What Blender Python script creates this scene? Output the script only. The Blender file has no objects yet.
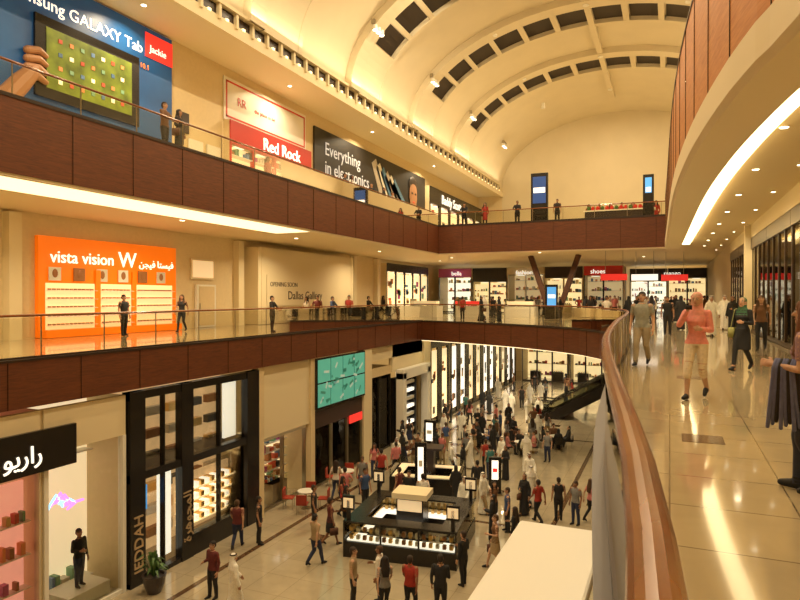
import bpy, math, random
from mathutils import Vector, Matrix
from mathutils.kdtree import KDTree
R=random.Random(7)
SC=bpy.context.scene
SC.view_settings.view_transform='Standard'
def link(o): SC.collection.objects.link(o); return o
# ---------------------------------------------------------------- materials
_M={}
def mat(name,col,rough=.5,metal=0,emit=None,es=0,var=.0,nscale=6,coat=0,lamp=False):
    if name in _M: return _M[name]
    m=bpy.data.materials.new(name); m.use_nodes=True; nt=m.node_tree
    b=nt.nodes['Principled BSDF']
    b.inputs['Base Color'].default_value=(*col,1); b.inputs['Roughness'].default_value=rough; b.inputs['Metallic'].default_value=metal
    if coat: b.inputs['Coat Weight'].default_value=coat; b.inputs['Coat Roughness'].default_value=.08
    if es:
        b.inputs['Emission Color'].default_value=(*(emit or col),1); b.inputs['Emission Strength'].default_value=es
        if not lamp: m.cycles.emission_sampling='NONE'
    if var:
        tc=nt.nodes.new('ShaderNodeTexCoord'); n=nt.nodes.new('ShaderNodeTexNoise'); n.inputs['Scale'].default_value=nscale; n.inputs['Detail'].default_value=4
        r=nt.nodes.new('ShaderNodeValToRGB')
        r.color_ramp.elements[0].position=.3; r.color_ramp.elements[1].position=.7
        r.color_ramp.elements[0].color=(*[c*(1-var) for c in col],1); r.color_ramp.elements[1].color=(*[min(1,c*(1+var)) for c in col],1)
        nt.links.new(tc.outputs['Object'],n.inputs['Vector']); nt.links.new(n.outputs['Fac'],r.inputs['Fac']); nt.links.new(r.outputs['Color'],b.inputs['Base Color'])
    _M[name]=m; return m
def wood(name,c1,c2,rough=.3,coat=.3):
    m=bpy.data.materials.new(name); m.use_nodes=True; nt=m.node_tree; b=nt.nodes['Principled BSDF']
    tc=nt.nodes.new('ShaderNodeTexCoord'); mp=nt.nodes.new('ShaderNodeMapping'); mp.inputs['Scale'].default_value=(1.2,1.2,14)
    n=nt.nodes.new('ShaderNodeTexNoise'); n.inputs['Scale'].default_value=1.5; n.inputs['Detail'].default_value=6; n.inputs['Distortion'].default_value=1.2
    r=nt.nodes.new('ShaderNodeValToRGB'); r.color_ramp.elements[0].position=.3; r.color_ramp.elements[1].position=.72
    r.color_ramp.elements[0].color=(*c1,1); r.color_ramp.elements[1].color=(*c2,1)
    L=nt.links.new; L(tc.outputs['Object'],mp.inputs[0]); L(mp.outputs[0],n.inputs['Vector']); L(n.outputs['Fac'],r.inputs[0]); L(r.outputs[0],b.inputs['Base Color'])
    b.inputs['Roughness'].default_value=rough; b.inputs['Coat Weight'].default_value=coat; b.inputs['Coat Roughness'].default_value=.12
    return m
def tile(name,col,mort,size,rough=.12):
    m=bpy.data.materials.new(name); m.use_nodes=True; nt=m.node_tree; b=nt.nodes['Principled BSDF']; L=nt.links.new
    tc=nt.nodes.new('ShaderNodeTexCoord'); br=nt.nodes.new('ShaderNodeTexBrick'); br.offset=0; br.squash=1
    br.inputs['Scale'].default_value=1; br.inputs['Brick Width'].default_value=size; br.inputs['Row Height'].default_value=size
    br.inputs['Mortar Size'].default_value=.008; br.inputs['Mortar Smooth'].default_value=.2
    br.inputs['Color1'].default_value=(*col,1); br.inputs['Color2'].default_value=(*[c*.93 for c in col],1); br.inputs['Mortar'].default_value=(*mort,1)
    n=nt.nodes.new('ShaderNodeTexNoise'); n.inputs['Scale'].default_value=1.7; n.inputs['Detail'].default_value=8; n.inputs['Distortion'].default_value=.8
    mx=nt.nodes.new('ShaderNodeMixRGB'); mx.blend_type='MULTIPLY'; mx.inputs[0].default_value=.3
    L(tc.outputs['Object'],br.inputs['Vector']); L(tc.outputs['Object'],n.inputs['Vector']); L(br.outputs['Color'],mx.inputs[1]); L(n.outputs['Fac'],mx.inputs[2]); L(mx.outputs[0],b.inputs['Base Color'])
    b.inputs['Roughness'].default_value=rough; b.inputs['Coat Weight'].default_value=.35; b.inputs['Coat Roughness'].default_value=.04
    return m
def glassm(name,tint,ior=1.5):
    m=bpy.data.materials.new(name); m.use_nodes=True; nt=m.node_tree; nt.nodes.remove(nt.nodes['Principled BSDF']); L=nt.links.new
    t=nt.nodes.new('ShaderNodeBsdfTransparent'); t.inputs[0].default_value=(*tint,1); g=nt.nodes.new('ShaderNodeBsdfGlossy'); g.inputs['Roughness'].default_value=.03
    g.inputs[0].default_value=(.9,.85,.75,1)
    f=nt.nodes.new('ShaderNodeFresnel'); f.inputs[0].default_value=ior; mx=nt.nodes.new('ShaderNodeMixShader')
    L(f.outputs[0],mx.inputs[0]); L(t.outputs[0],mx.inputs[1]); L(g.outputs[0],mx.inputs[2]); L(mx.outputs[0],nt.nodes['Material Output'].inputs[0])
    return m
CREAM=mat('cream_paint',(.7,.57,.34),.6,var=.03)
VAULT=mat('vault_plaster',(.68,.6,.43),.65,var=.03,nscale=.6)
CREAM2=mat('pale_plaster',(.75,.65,.43),.6)
TILE=tile('marble_tiles_walkway',(.5,.4,.24),(.22,.16,.09),.9,.1)
TILEG=tile('marble_tiles_ground',(.52,.44,.3),(.32,.25,.15),1.2,.12)
BAND=mat('brown_marble',(.11,.06,.03),.15,var=.3)
WOOD=wood('mahogany_panel',(.085,.022,.006),(.16,.045,.012),.5,.05)
WOODH=wood('handrail_wood',(.15,.04,.007),(.28,.09,.017),.22,.3)
WOODR=wood('warm_wood_panel',(.42,.15,.035),(.58,.25,.065),.6,0)
BLACK=mat('black_lacquer',(.012,.01,.009),.25)
DARK=mat('dark_brown',(.03,.016,.01),.4)
WHITE=mat('white_paint',(.8,.78,.7),.4)
STEEL=mat('brushed_steel',(.4,.36,.28),.35,1)
GLASS=glassm('clear_glass',(.93,.94,.9),1.25)
GLASSG=glassm('balustrade_glass',(.92,.91,.84),1.2)
GLOW=mat('cove_glow',(1,.8,.45),.5,emit=(1,.8,.42),es=4.5,lamp=True)
GLOWS=mat('cove_glow_soft',(1,.8,.45),.5,emit=(1,.82,.45),es=1.7,lamp=True)
GLOWL=mat('lamp_glow',(1,.9,.7),.5,emit=(1,.88,.62),es=8)
LITW=mat('lit_white',(1,.95,.85),.5,emit=(1,.93,.78),es=1.1)
LITWW=mat('lit_warm',(1,.85,.6),.5,emit=(1,.76,.4),es=.9)
LITS=mat('lit_soft',(1,.85,.6),.5,emit=(1,.75,.42),es=.35)
LITR=mat('lit_red',(.8,.05,.04),.5,emit=(1,.04,.03),es=.6)
LITO=mat('lit_orange',(1,.3,.02),.5,emit=(1,.2,.0),es=.5)
ORANGE=mat('orange_panel',(.85,.2,.01),.4,emit=(1,.17,0),es=.42)
LITB=mat('lit_blue',(.1,.4,.8),.5,emit=(.1,.45,1),es=.7)
LITG=mat('lit_teal_green',(.1,.4,.32),.5,emit=(.08,.42,.3),es=.45)
LITPK=mat('neon_pink',(1,.1,.5),.5,emit=(1,.15,.45),es=3)
LITC=mat('neon_cyan',(.1,.8,1),.5,emit=(.3,.6,1),es=2.5)
GOLD=mat('gold_goods',(.7,.45,.15),.3,.6)
PLANTG=mat('leaf_green',(.06,.14,.03),.5,var=.3)
# ---------------------------------------------------------------- mesh builder
class MB:
    def __init__(s): s.v=[];s.f=[];s.m=[];s.mats=[]
    def mi(s,m):
        if m not in s.mats: s.mats.append(m)
        return s.mats.index(m)
    def add(s,vs,fs,m):
        o=len(s.v); s.v+= [tuple(v) for v in vs]; k=s.mi(m)
        for f in fs: s.f.append([i+o for i in f]); s.m.append(k)
    def box(s,x0,x1,y0,y1,z0,z1,m):
        s.add([(x0,y0,z0),(x1,y0,z0),(x1,y1,z0),(x0,y1,z0),(x0,y0,z1),(x1,y0,z1),(x1,y1,z1),(x0,y1,z1)],
              [(3,2,1,0),(4,5,6,7),(0,1,5,4),(1,2,6,5),(2,3,7,6),(3,0,4,7)],m)
    def beam(s,p0,p1,w,h,m,up=(0,0,1)):
        p0=Vector(p0);p1=Vector(p1);a=(p1-p0).normalized();u=a.cross(Vector(up))
        if u.length<1e-4: u=Vector((1,0,0))
        u.normalize();v=u.cross(a);u*=w/2;v*=h/2
        s.add([p0-u-v,p0+u-v,p0+u+v,p0-u+v,p1-u-v,p1+u-v,p1+u+v,p1-u+v],[(3,2,1,0),(4,5,6,7),(0,1,5,4),(1,2,6,5),(2,3,7,6),(3,0,4,7)],m)
    def loft(s,rings,m,n=12):
        vs=[];fs=[]
        for c,u,v in rings:
            c=Vector(c);u=Vector(u);v=Vector(v)
            for i in range(n):
                a=2*math.pi*i/n; vs.append(c+u*math.cos(a)+v*math.sin(a))
        for k in range(len(rings)-1):
            for i in range(n):
                j=(i+1)%n; fs.append((k*n+i,k*n+j,(k+1)*n+j,(k+1)*n+i))
        fs.append(tuple(range(n))[::-1]); o=(len(rings)-1)*n; fs.append(tuple(o+i for i in range(n)))
        s.add(vs,fs,m)
    def zl(s,prof,m,n=16,cx=0,cy=0):
        s.loft([((cx,cy+(p[3] if len(p)>3 else 0),p[0]),(p[1],0,0),(0,p[2],0)) for p in prof],m,n)
    def zd(s,prof,m,n=16,step=.035):
        out=[]
        for a,b in zip(prof[:-1],prof[1:]):
            a=list(a)+[0]*(4-len(a));b=list(b)+[0]*(4-len(b)); k=max(1,int(abs(b[0]-a[0])/step))
            for i in range(k):
                t=i/k; out.append([a[j]+(b[j]-a[j])*t for j in range(4)])
        out.append(list(prof[-1])+[0]*(4-len(prof[-1]))); s.zl(out,m,n)
    def limb(s,pts,rs,m,n=10,step=.035):
        pts=[Vector(p) for p in pts]; P=[];Q=[]
        for i in range(len(pts)-1):
            L=(pts[i+1]-pts[i]).length; k=max(1,int(L/step))
            for j in range(k):
                t=j/k; P.append(pts[i].lerp(pts[i+1],t)); Q.append(rs[i]+(rs[i+1]-rs[i])*t)
        P.append(pts[-1]);Q.append(rs[-1])
        T=[]
        for i in range(len(P)):
            T.append((P[min(i+1,len(P)-1)]-P[max(i-1,0)]).normalized())
        ref=Vector((1,0,0)) if abs(T[0].x)<.8 else Vector((0,1,0))
        R_=[]
        def fr(t):
            nonlocal ref
            u=(ref-t*ref.dot(t)).normalized(); ref=u; return u,t.cross(u)
        u,v=fr(T[0])
        R_.append((P[0]-T[0]*Q[0]*.9,u*Q[0]*.35,v*Q[0]*.35)); R_.append((P[0]-T[0]*Q[0]*.55,u*Q[0]*.8,v*Q[0]*.8))
        for p,q,t in zip(P,Q,T):
            u,v=fr(t); R_.append((p,u*q,v*q))
        t=T[-1];q=Q[-1]
        R_.append((P[-1]+t*q*.55,u*q*.8,v*q*.8)); R_.append((P[-1]+t*q*.9,u*q*.35,v*q*.35))
        s.loft(R_,m,n)
    def cyl(s,p0,p1,r0,r1,m,n=12):
        p0=Vector(p0);p1=Vector(p1);t=(p1-p0).normalized(); ref=Vector((1,0,0)) if abs(t.x)<.8 else Vector((0,1,0))
        u=(ref-t*ref.dot(t)).normalized();v=t.cross(u); s.loft([(p0,u*r0,v*r0),(p1,u*r1,v*r1)],m,n)
    def ell(s,c,r,m,n=12,k=7):
        pr=[]
        for i in range(k+1):
            a=-math.pi/2+math.pi*(i+.12 if i==0 else (i-.12 if i==k else i))/k
            pr.append(((c[0],c[1],c[2]+r[2]*math.sin(a)),(r[0]*math.cos(a),0,0),(0,r[1]*math.cos(a),0)))
        s.loft(pr,m,n)
    def prism(s,poly,z0,z1,m,sides=True):
        n=len(poly); vs=[(x,y,z0) for x,y in poly]+[(x,y,z1) for x,y in poly]
        fs=[tuple(range(n))[::-1],tuple(range(n,2*n))]
        if sides: fs+=[(i,(i+1)%n,n+(i+1)%n,n+i) for i in range(n)]
        s.add(vs,fs,m)
    def sweep(s,path,prof,m,closed=True):
        n=len(path);N=[]
        for i in range(n):
            ns=[]
            if i>0: d=Vector(path[i])-Vector(path[i-1]); d.normalize(); ns.append(Vector((-d.y,d.x)))
            if i<n-1: d=Vector(path[i+1])-Vector(path[i]); d.normalize(); ns.append(Vector((-d.y,d.x)))
            if len(ns)==2: a=ns[0]+ns[1]; a=a/(1+ns[0].dot(ns[1]))
            else: a=ns[0]
            N.append(a)
        k=len(prof);vs=[];fs=[]
        for p,nn in zip(path,N):
            for o,z in prof: vs.append((p[0]+nn.x*o,p[1]+nn.y*o,z))
        for i in range(n-1):
            for j in range(k if closed else k-1):
                j2=(j+1)%k; fs.append((i*k+j,(i+1)*k+j,(i+1)*k+j2,i*k+j2))
        s.add(vs,fs,m)
    def mesh(s,name,smooth=False):
        me=bpy.data.meshes.new(name); me.from_pydata(s.v,[],s.f); 
        for m in s.mats: me.materials.append(m)
        me.polygons.foreach_set('material_index',s.m)
        if smooth: me.polygons.foreach_set('use_smooth',[True]*len(me.polygons))
        me.update(); return me
    def obj(s,name,loc=(0,0,0),rz=0,parent=None,smooth=False,bevel=0):
        o=link(bpy.data.objects.new(name,s.mesh(name,smooth))); o.location=loc; o.rotation_euler=(0,0,rz)
        if parent: o.parent=parent
        if bevel: b=o.modifiers.new('bevel','BEVEL'); b.width=bevel; b.segments=2; b.limit_method='ANGLE'
        return o
def text(body,parent,loc,size,m,rot=(90,0,90),align='LEFT',ext=.02,name='lettering',sx=1):
    c=bpy.data.curves.new(name,'FONT'); c.body=body; c.size=size; c.extrude=ext; c.align_x=align; c.resolution_u=3
    o=link(bpy.data.objects.new(name,c)); c.materials.append(m); o.location=loc; o.rotation_euler=[math.radians(a) for a in rot]; o.scale=(sx,1,1)
    if parent: o.parent=parent
    return o
def cr(pts,step=.6):
    out=[];n=len(pts)
    for i in range(n-1):
        p0=Vector(pts[max(i-1,0)]);p1=Vector(pts[i]);p2=Vector(pts[i+1]);p3=Vector(pts[min(i+2,n-1)])
        k=max(1,int((p2-p1).length/step))
        for j in range(k):
            t=j/k; q=.5*((2*p1)+(p2-p0)*t+(2*p0-5*p1+4*p2-p3)*t*t+(3*p1-p0-3*p2+p3)*t**3); out.append((q.x,q.y))
    out.append(tuple(pts[-1])); return out
def along(path,step,start=0):
    out=[];acc=start
    for a,b in zip(path[:-1],path[1:]):
        a=Vector(a);b=Vector(b);L=(b-a).length
        if L<1e-6: continue
        d=(b-a)/L
        while acc<L: p=a+d*acc; out.append((p,d)); acc+=step
        acc-=L
    return out
ZG=-7.35; YN=75; YS=-7
# ---------------------------------------------------------------- floor edges
PmR=cr([(.08,-7),(.04,-3),(-.01,0),(-.035,.9),(-.12,2.1),(-.35,4.1),(-.57,6.1),(-.82,9),(-1.08,14),(-1.25,20),(-1.5,24.5),(-2.0,27.5),(-2.9,29.8)])
PmB=cr([(-2.9,29.8),(-4.6,32.2),(-8,34.9),(-12,37),(-15.2,38.3)])
Pm=PmR+PmB[1:]
PmAll=Pm+[(-15.2,YS)]
PuR=cr([(3.2,-7),(2.6,-3),(1.95,3),(1.35,8),(1.1,9.2),(.78,11.3),(.42,15.2),(.15,21.3),(-.05,33.3),(-.2,41.8)])
PuB=[(-.2,41.8),(-15.2,41.8)]; PuL=[(-15.2,41.8),(-15.2,YS)]
PuAll=PuR+[(-15.2,41.8),(-15.2,YS)]
b=MB(); b.prism(PmAll+[(-23.6,YS),(-23.6,YN),(9,YN),(9,YS)],-1.2,0,TILE)
fl=b.obj('floor')
b=MB()
for y in range(2,60,6):
    for x in (.35,2.3): b.box(x-.22,x+.22,y-.22,y+.22,.0005,.004,BAND)
b.obj('floor_inlay')
b=MB(); b.box(-23.6,9,YS,YN,ZG-.3,ZG,TILEG); b.obj('floor_ground')
b=MB()
for y in (24,40): b.box(-15,3,y-.1,y+.1,ZG+.001,ZG+.004,BAND)
for x in (-13.6,-4.2): b.box(x-.1,x+.1,YS,66,ZG+.004,ZG+.007,BAND)
for y in (20,28,36,44):
    for x in (-12,-7.3,-3): b.box(x-.3,x+.3,y-.3,y+.3,ZG+.001,ZG+.004,BAND)
b.obj('floor_inlay_ground')
CEIL=mat('ceiling_paint',(.75,.63,.38),.6)
b=MB(); b.prism(PuAll+[(-23.6,YS),(-23.6,YN),(9,YN),(9,YS)],5.0,6.6,CEIL); b.obj('floor_upper')
def fascia(name,path,z0,z1,wm,sp=2.1):
    b=MB(); b.sweep(path,[(0,z0),(.08,z0),(.08,z1),(0,z1)],wm)
    for p,d in along(path,sp,.6):
        n=Vector((-d.y,d.x)); c=p+n*.084
        b.beam((c.x,c.y,z0+.01),(c.x,c.y,z1-.01),.02,.012,BLACK,up=(d.x,d.y,0))
    b.sweep(path,[(-.05,z1),(.1,z1),(.1,z1+.06),(-.05,z1+.06)],DARK)
    return b.obj(name)
fascia('trim_1',PmAll,-1.2,.0,WOOD)
fascia('trim_2',[(-.2,41.8),(-15.2,41.8),(-15.2,YS)],4.75,6.65,WOOD)
fascia('trim_3',PuR,5.2,7.7,WOODR,1.7)
b=MB(); b.sweep(PuR,[(-.75,4.6),(.02,4.6),(.1,4.7),(.1,5.2),(-.75,5.2)],CREAM2)
b.sweep(PuB+PuL[1:],[(-.15,4.68),(.05,4.68),(.05,4.99),(-.15,4.99)],CREAM2)
b.obj('trim_4')
b=MB(); b.sweep(PuR,[(-1.3,4.86),(-.8,4.86),(-.8,4.9),(-1.3,4.9)],GLOW)
b.sweep([(-15.2,27),(-15.2,YS)],[(-3.6,4.95),(-.25,4.95),(-.25,4.985),(-3.6,4.985)],GLOWS)  # wide emissive band stands for soffit lit by the cove
b.sweep(PmB,[(-1.8,-1.26),(-.12,-1.26),(-.12,-1.22),(-1.8,-1.22)],GLOWS)
b.obj('cove_light_and_glow')
def balustrade(name,path,z,post=2.0,rail=WOODH,rr=.035,H=1.15,inset=-.06,base=DARK):
    b=MB()
    b.sweep(path,[(inset-.006,z+.05),(inset+.006,z+.05),(inset+.006,z+H-.06),(inset-.006,z+H-.06)],GLASSG)
    b.sweep(path,[(inset-.03,z),(inset+.03,z),(inset+.03,z+.09),(inset-.03,z+.09)],base)
    prof=[(inset+rr*1.25*math.cos(a*math.pi/8),z+H+rr*math.sin(a*math.pi/8)) for a in range(16)]
    b.sweep(path,prof,rail)
    for p,d in along(path,post,.3):
        n=Vector((-d.y,d.x)); c=p+n*(inset-.03)
        b.cyl((c.x,c.y,z),(c.x,c.y,z+H-.02),.018,.018,STEEL,8)
    return b.obj(name)
balustrade('glass_balustrade',PmR[1:],0,2.4,rr=.042,H=1.12,inset=-.03)
balustrade('glass_balustrade',PmB+[(-15.2,YS+.1)],.02)
balustrade('glass_balustrade',[(-.2,41.8),(-15.2,41.8),(-15.2,YS+.1)],6.7,H=.9)
b=MB(); b.sweep(PuR,[(-.1,7.76),(.06,7.76),(.06,7.86),(-.1,7.86)],WOODH); b.obj('handrail')
# ---------------------------------------------------------------- walls
b=MB(); b.box(-23.6,-23.3,YS,YN,0,5,CREAM); b.obj('wall_left')
b=MB(); b.box(-20.3,-20,YS,YN,6.6,12.9,CREAM); b.obj('wall_left_upper')
b=MB(); b.box(-20.3,-17.2,YS,YN,12.9,13.1,CREAM2); b.box(-17.25,-17.05,YS,YN,12.75,13.25,CREAM2); b.box(-17.6,-17.2,YS,YN,13.1,13.7,CREAM)
b.obj('ceiling_gallery_upper')
XC,A_,B_,Z0=-5,12.2,7.15,13.7
def vp(phi,off=0): return (XC+(A_-off)*math.cos(phi),Z0+(B_-off)*math.sin(phi))
b=MB(); n=48; vs=[];fs=[]
for i in range(n+1):
    x,z=vp(math.pi*i/n); vs+=[(x,YS,z),(x,YN,z)]
for i in range(n): fs.append((2*i,2*i+1,2*i+3,2*i+2))
b.add(vs,fs,VAULT); b.obj('ceiling',smooth=True)
ribs=[6.2,15.4,24.7,34,43.3,52.6]
SLOT=mat('skylight_slot',(.025,.015,.01),.6)
b=MB()
def arcband(y0,y1,o0,o1,m,p0=0,p1=math.pi,n=48):
    vs=[];fs=[]
    for i in range(n+1):
        ph=p0+(p1-p0)*i/n; a=vp(ph,o0);c=vp(ph,o1)
        vs+=[(a[0],y0,a[1]),(a[0],y1,a[1]),(c[0],y1,c[1]),(c[0],y0,c[1])]
    for i in range(n):
        for j in range(4): fs.append((4*i+j,4*i+(j+1)%4,4*i+4+(j+1)%4,4*i+4+j))
    b.add(vs,fs,m)
for y in ribs:
    arcband(y-2.5,y-1.4,-.05,.45,VAULT); arcband(y+1.4,y+1.75,-.05,.35,VAULT)
    N=12
    for i in range(N):
        pa=math.radians(24+(180-48)*i/N); pb=math.radians(24+(180-48)*(i+1)/N); g=(pb-pa)*.09
        arcband(y-1.4,y+1.4,.02,.06,SLOT,pa+g,pb-g,3)
        arcband(y-1.4,y+1.4,.0,.33,VAULT,pa-g,pa+g,1)
    arcband(y-1.4,y+1.4,.0,.33,VAULT,0,math.radians(24),8); arcband(y-1.4,y+1.4,.0,.33,VAULT,math.radians(156),math.pi,8)
x,z=vp(math.pi/2); b.box(x-.2,x+.2,YS,62,z-.4,z,VAULT)
b.obj('ceiling_ribs')
b=MB()
y=YS+1
while y<66:
    b.box(-17.2,-16.95,y,y+.14,13.1,13.75,CREAM2); b.box(-17.19,-17.12,y+.14,y+1.1,13.2,13.68,DARK)
    b.box(-17.1,-17.0,y+.5,y+.66,13.2,13.3,GLOWS); y+=1.1
b.box(-17.2,-16.9,YS,66,13.72,13.86,CREAM2)
b.obj('cornice_lamp_niches')
for y in [r-1.95 for r in ribs]+[61.5]:
    b=MB(); ph=math.radians(152); x,z=vp(ph,.5)
    for k in range(3):
        yy=y+.0+(k-1)*.42
        b.cyl((x,yy,z+.25),(x+.03,yy,z-.08),.14,.17,WHITE,10); b.cyl((x+.03,yy,z-.085),(x+.03,yy,z-.1),.13,.13,GLOWL,10)
    b.box(x-.1,x+.1,y-.7,y+.7,z+.2,z+.45,STEEL); b.obj('ceiling_spotlight_cluster')
b=MB()
pts=[(-17.2,6.6),(-17.2,13.7)]+[vp(math.pi-math.pi*i/32) for i in range(33)]+[(7.2,6.6)]
n=len(pts); b.add([(x,68,z) for x,z in pts]+[(x,68.3,z) for x,z in pts],[tuple(range(n)),tuple(range(n,2*n))],VAULT)
b.box(-20,-17.2,68,68.3,6.6,13,CREAM); b.obj('wall_far_upper')
b=MB(); b.box(-23.6,9,YN,YN+.3,ZG,6.6,CREAM); b.obj('wall_far')
b=MB(); b.box(-23.6,9,YS-.3,YS,ZG,21,CREAM); b.obj('wall_near')
b=MB(); b.box(3.5,3.8,YS,12,0,5,CREAM); b.box(3.5,3.8,44,YN,0,5,CREAM); b.box(3.45,3.8,12,44,4.4,5,CREAM2); b.box(7.2,7.5,YS,YN,6.6,13.8,CREAM);b.box(3.5,3.8,YS,YN,ZG,-1.2,CREAM); b.obj('wall_right')
# ---------------------------------------------------------------- shops
PAL=[mat('goods_%d'%i,c,.5) for i,c in enumerate([(.6,.1,.05),(.7,.5,.2),(.1,.2,.4),(.7,.65,.55),(.05,.05,.05),(.35,.15,.05),(.8,.3,.1),(.2,.4,.25),(.5,.1,.3)])]
def shop(name,loc,rz,w,h,depth=3.5,frame=BLACK,back=LITWW,mull=3,fw=.16,head=.5,headm=None,shelves=4,pal=PAL,gl=True,ceil=LITW,counters=True,fill=.8,vit=0,vitm=None):
    b=MB(); hm=headm or frame; hh=h-head
    b.box(-depth-.05,-depth,0,w,0,h,back); b.box(-depth,0,-.05,0,0,h,CREAM); b.box(-depth,0,w,w+.05,0,h,CREAM)  # back wall glows in place of lamps inside the shop
    b.box(-depth,-.1,0,w,hh-.02,hh+.03,CREAM2)
    k=max(1,int(w/1.6))
    for i in range(k): yy=w*(i+.5)/k; b.box(-depth*.75,-depth*.35,yy-.35,yy+.35,hh-.05,hh-.021,ceil)
    b.box(-.14,.06,0,w,hh,h,hm)
    for i in range(mull+1):
        yy=w*i/mull; b.box(-.12,.08 if vit!=3 else .02,max(0,yy-fw/2),min(w,yy+fw/2),0,hh,frame)
    b.box(-.1,.05,0,w,0,.12,frame)
    if gl: b.box(-.03,-.02,0,w,.12,hh,GLASS)
    for s_ in range(shelves):
        z=.35+(hh-.9)*s_/max(1,shelves-1) if shelves>1 else .6
        b.box(-depth,-depth+.4,.1,w-.1,z,z+.04,WHITE); y=.2
        while y<w-.4:
            bw=R.uniform(.08,.3); bh=R.uniform(.12,.4)
            if R.random()<fill: b.box(-depth+.05,-depth+.33,y,y+bw,z+.04,z+.04+bh,R.choice(pal))
            y+=bw+R.uniform(.02,.12)
    if vit==3:   # glowing panels added in the window plane, standing in for lit interiors
        for i in range(mull):
            y0=w*i/mull+fw*.5+.05; y1=w*(i+1)/mull-fw*.5-.05; vm=vitm or back
            b.box(-.1,-.05,y0,y1,.45,hh-.2,vm)
            for q in range(5): 
                z=.7+R.random()*(hh-1.7); ya=y0+(y1-y0)*R.uniform(.05,.5); b.box(-.05,-.04,ya,ya+(y1-y0)*.35,z,z+R.uniform(.2,.6),R.choice(pal))
    elif vit:
        for i in range(mull):
            if vit==2 and i%2: continue
            y0=w*i/mull+fw*.5+.08; y1=w*(i+1)/mull-fw*.5-.08; vm=vitm or back
            b.box(-.5,-.42,y0,y1,.5,hh-.25,vm); b.box(-.5,-.1,y0,y1,.12,.5,frame)  # glowing panel added behind the goods to brighten the window
            nr=4
            for r_ in range(nr):
                z=.5+r_*(hh-.9)/nr; b.box(-.42,-.12,y0,y1,z-.02,z+.01,WHITE); y=y0+.05
                while y<y1-.15:
                    bw=R.uniform(.06,.16); b.box(-.36,-.18,y,y+bw,z+.01,z+R.uniform(.12,.4),R.choice(pal)); y+=bw+R.uniform(.08,.25)
    if counters:
        for i in range(max(1,int(w/2))):
            yy=w*(i+.5)/max(1,int(w/2)); b.box(-depth*.55,-depth*.55+.6,yy-.55,yy+.55,0,.9,frame); b.box(-depth*.55,-depth*.55+.6,yy-.55,yy+.55,.9,1.15,GLASS)
            for q in range(5): b.box(-depth*.5,-depth*.5+.12,yy-.45+q*.19,yy-.35+q*.19,.9,1.02,R.choice(pal))
    return b.obj(name,loc,rz)
def sign(name,loc,rz,w,h,m,th=.12,border=None):
    b=MB(); b.box(0,th,0,w,0,h,m)
    return b.obj(name,loc,rz)
XL=-15.3
SHIN=mat('shop_interior_glow',(.6,.4,.35),.5,emit=(.9,.32,.22),es=.75,var=.4,nscale=.8)  # interior light put into the wall material as uneven emission
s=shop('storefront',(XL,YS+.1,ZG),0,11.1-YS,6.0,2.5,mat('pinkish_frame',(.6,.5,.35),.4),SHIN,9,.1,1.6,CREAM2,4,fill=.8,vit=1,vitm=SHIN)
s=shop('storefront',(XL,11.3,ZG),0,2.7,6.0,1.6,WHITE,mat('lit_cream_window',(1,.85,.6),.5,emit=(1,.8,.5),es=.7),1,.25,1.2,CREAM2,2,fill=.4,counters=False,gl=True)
g=sign('shop_sign',(XL+.06,7.2,-2.95),0,5.0,1.1,BLACK)
text('\uFEEE\uFEF3\uFEAD\uFE8D\uFEAD',g,(.14,2.9,.3),.62,LITW); text('\uFEFE\uFED3\uFEDF\uFEE4\uFEB3',g,(.14,.6,.3),.6,LITW)
b=MB()
for k in range(6):
    a=k*.8; b.limb([(0,.13*k,.3+.16*math.sin(a)),(0,.13*k+.3,.5+.2*math.sin(a+1)),(0,.13*k+.5,.3)],[.04]*3,LITPK if k%3 else LITC,6,.1)
b.obj('neon_sign',(XL-.25,11.6,-4.5))
# jewellery storefront (black)
b=MB()
Y0,W,H=14.1,6.5,6.05
def J(y0,y1,z0,z1,m=BLACK,x0=-.2,x1=.12): b.box(x0,x1,y0,y1,z0,z1,m)
for y0,y1 in ((0,.6),(2.2,2.75),(5.75,6.5)): J(y0,y1,0,H,BLACK,-.15,.15)
J(0,W,H-.25,H); J(0,W,3.25,3.5); J(0,W,0,.15); J(2.75,5.75,.15,.75)
for yy in (1.45,4.2): J(yy-.03,yy+.03,.2,H,BLACK,-.08,.1)
b.box(-.03,-.02,0,W,0,H,GLASS)
J(4.9,5.6,3.6,5.75,LITW,-.4,-.3); J(1.6,2.15,.3,3.1,LITW,-.4,-.3)
J(.8,1.1,2.1,2.9,LITB,-.4,-.3)
JB=mat('shop_back_glow',(.55,.38,.22),.5,emit=(1,.6,.26),es=.45,var=.4,nscale=1.2)  # emissive wall colour imitates the lit shop interior
b.box(-1.9,-1.8,0,W,0,H,JB); b.box(-1.8,-.2,0,W,3.25,3.4,DARK)
for i in range(6): b.box(-1.4,-1.0,.4+i,.8+i,3.18,3.24,LITW); b.box(-1.4,-1.0,.4+i,.8+i,H-.1,H-.05,LITW)
for r_ in range(4):
    for i in range(10): b.box(-.7,-.35,2.85+i*.28,3.02+i*.28,.95+r_*.4,1.12+r_*.4,GOLD if i%2 else LITW)
    b.box(-.75,-.3,2.8,5.7,.9+r_*.4,.93+r_*.4,LITWW)
b.box(-.85,-.76,2.8,5.7,.75,2.6,JB)
for i in range(6):
    for r_ in range(6): b.box(-1.79,-1.55,.2+i*1.05,.9+i*1.05,.5+r_*.8+(.3 if r_>2 else 0),.8+r_*.8+(.3 if r_>2 else 0),[GOLD,PAL[4],PAL[5],PAL[3]][(i+r_)%4])
o=b.obj('jewellery_storefront',(XL,Y0,ZG))
BL_=mat('bronze_letter',(.45,.28,.12),.3,.6,emit=(.8,.5,.2),es=.1)
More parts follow.
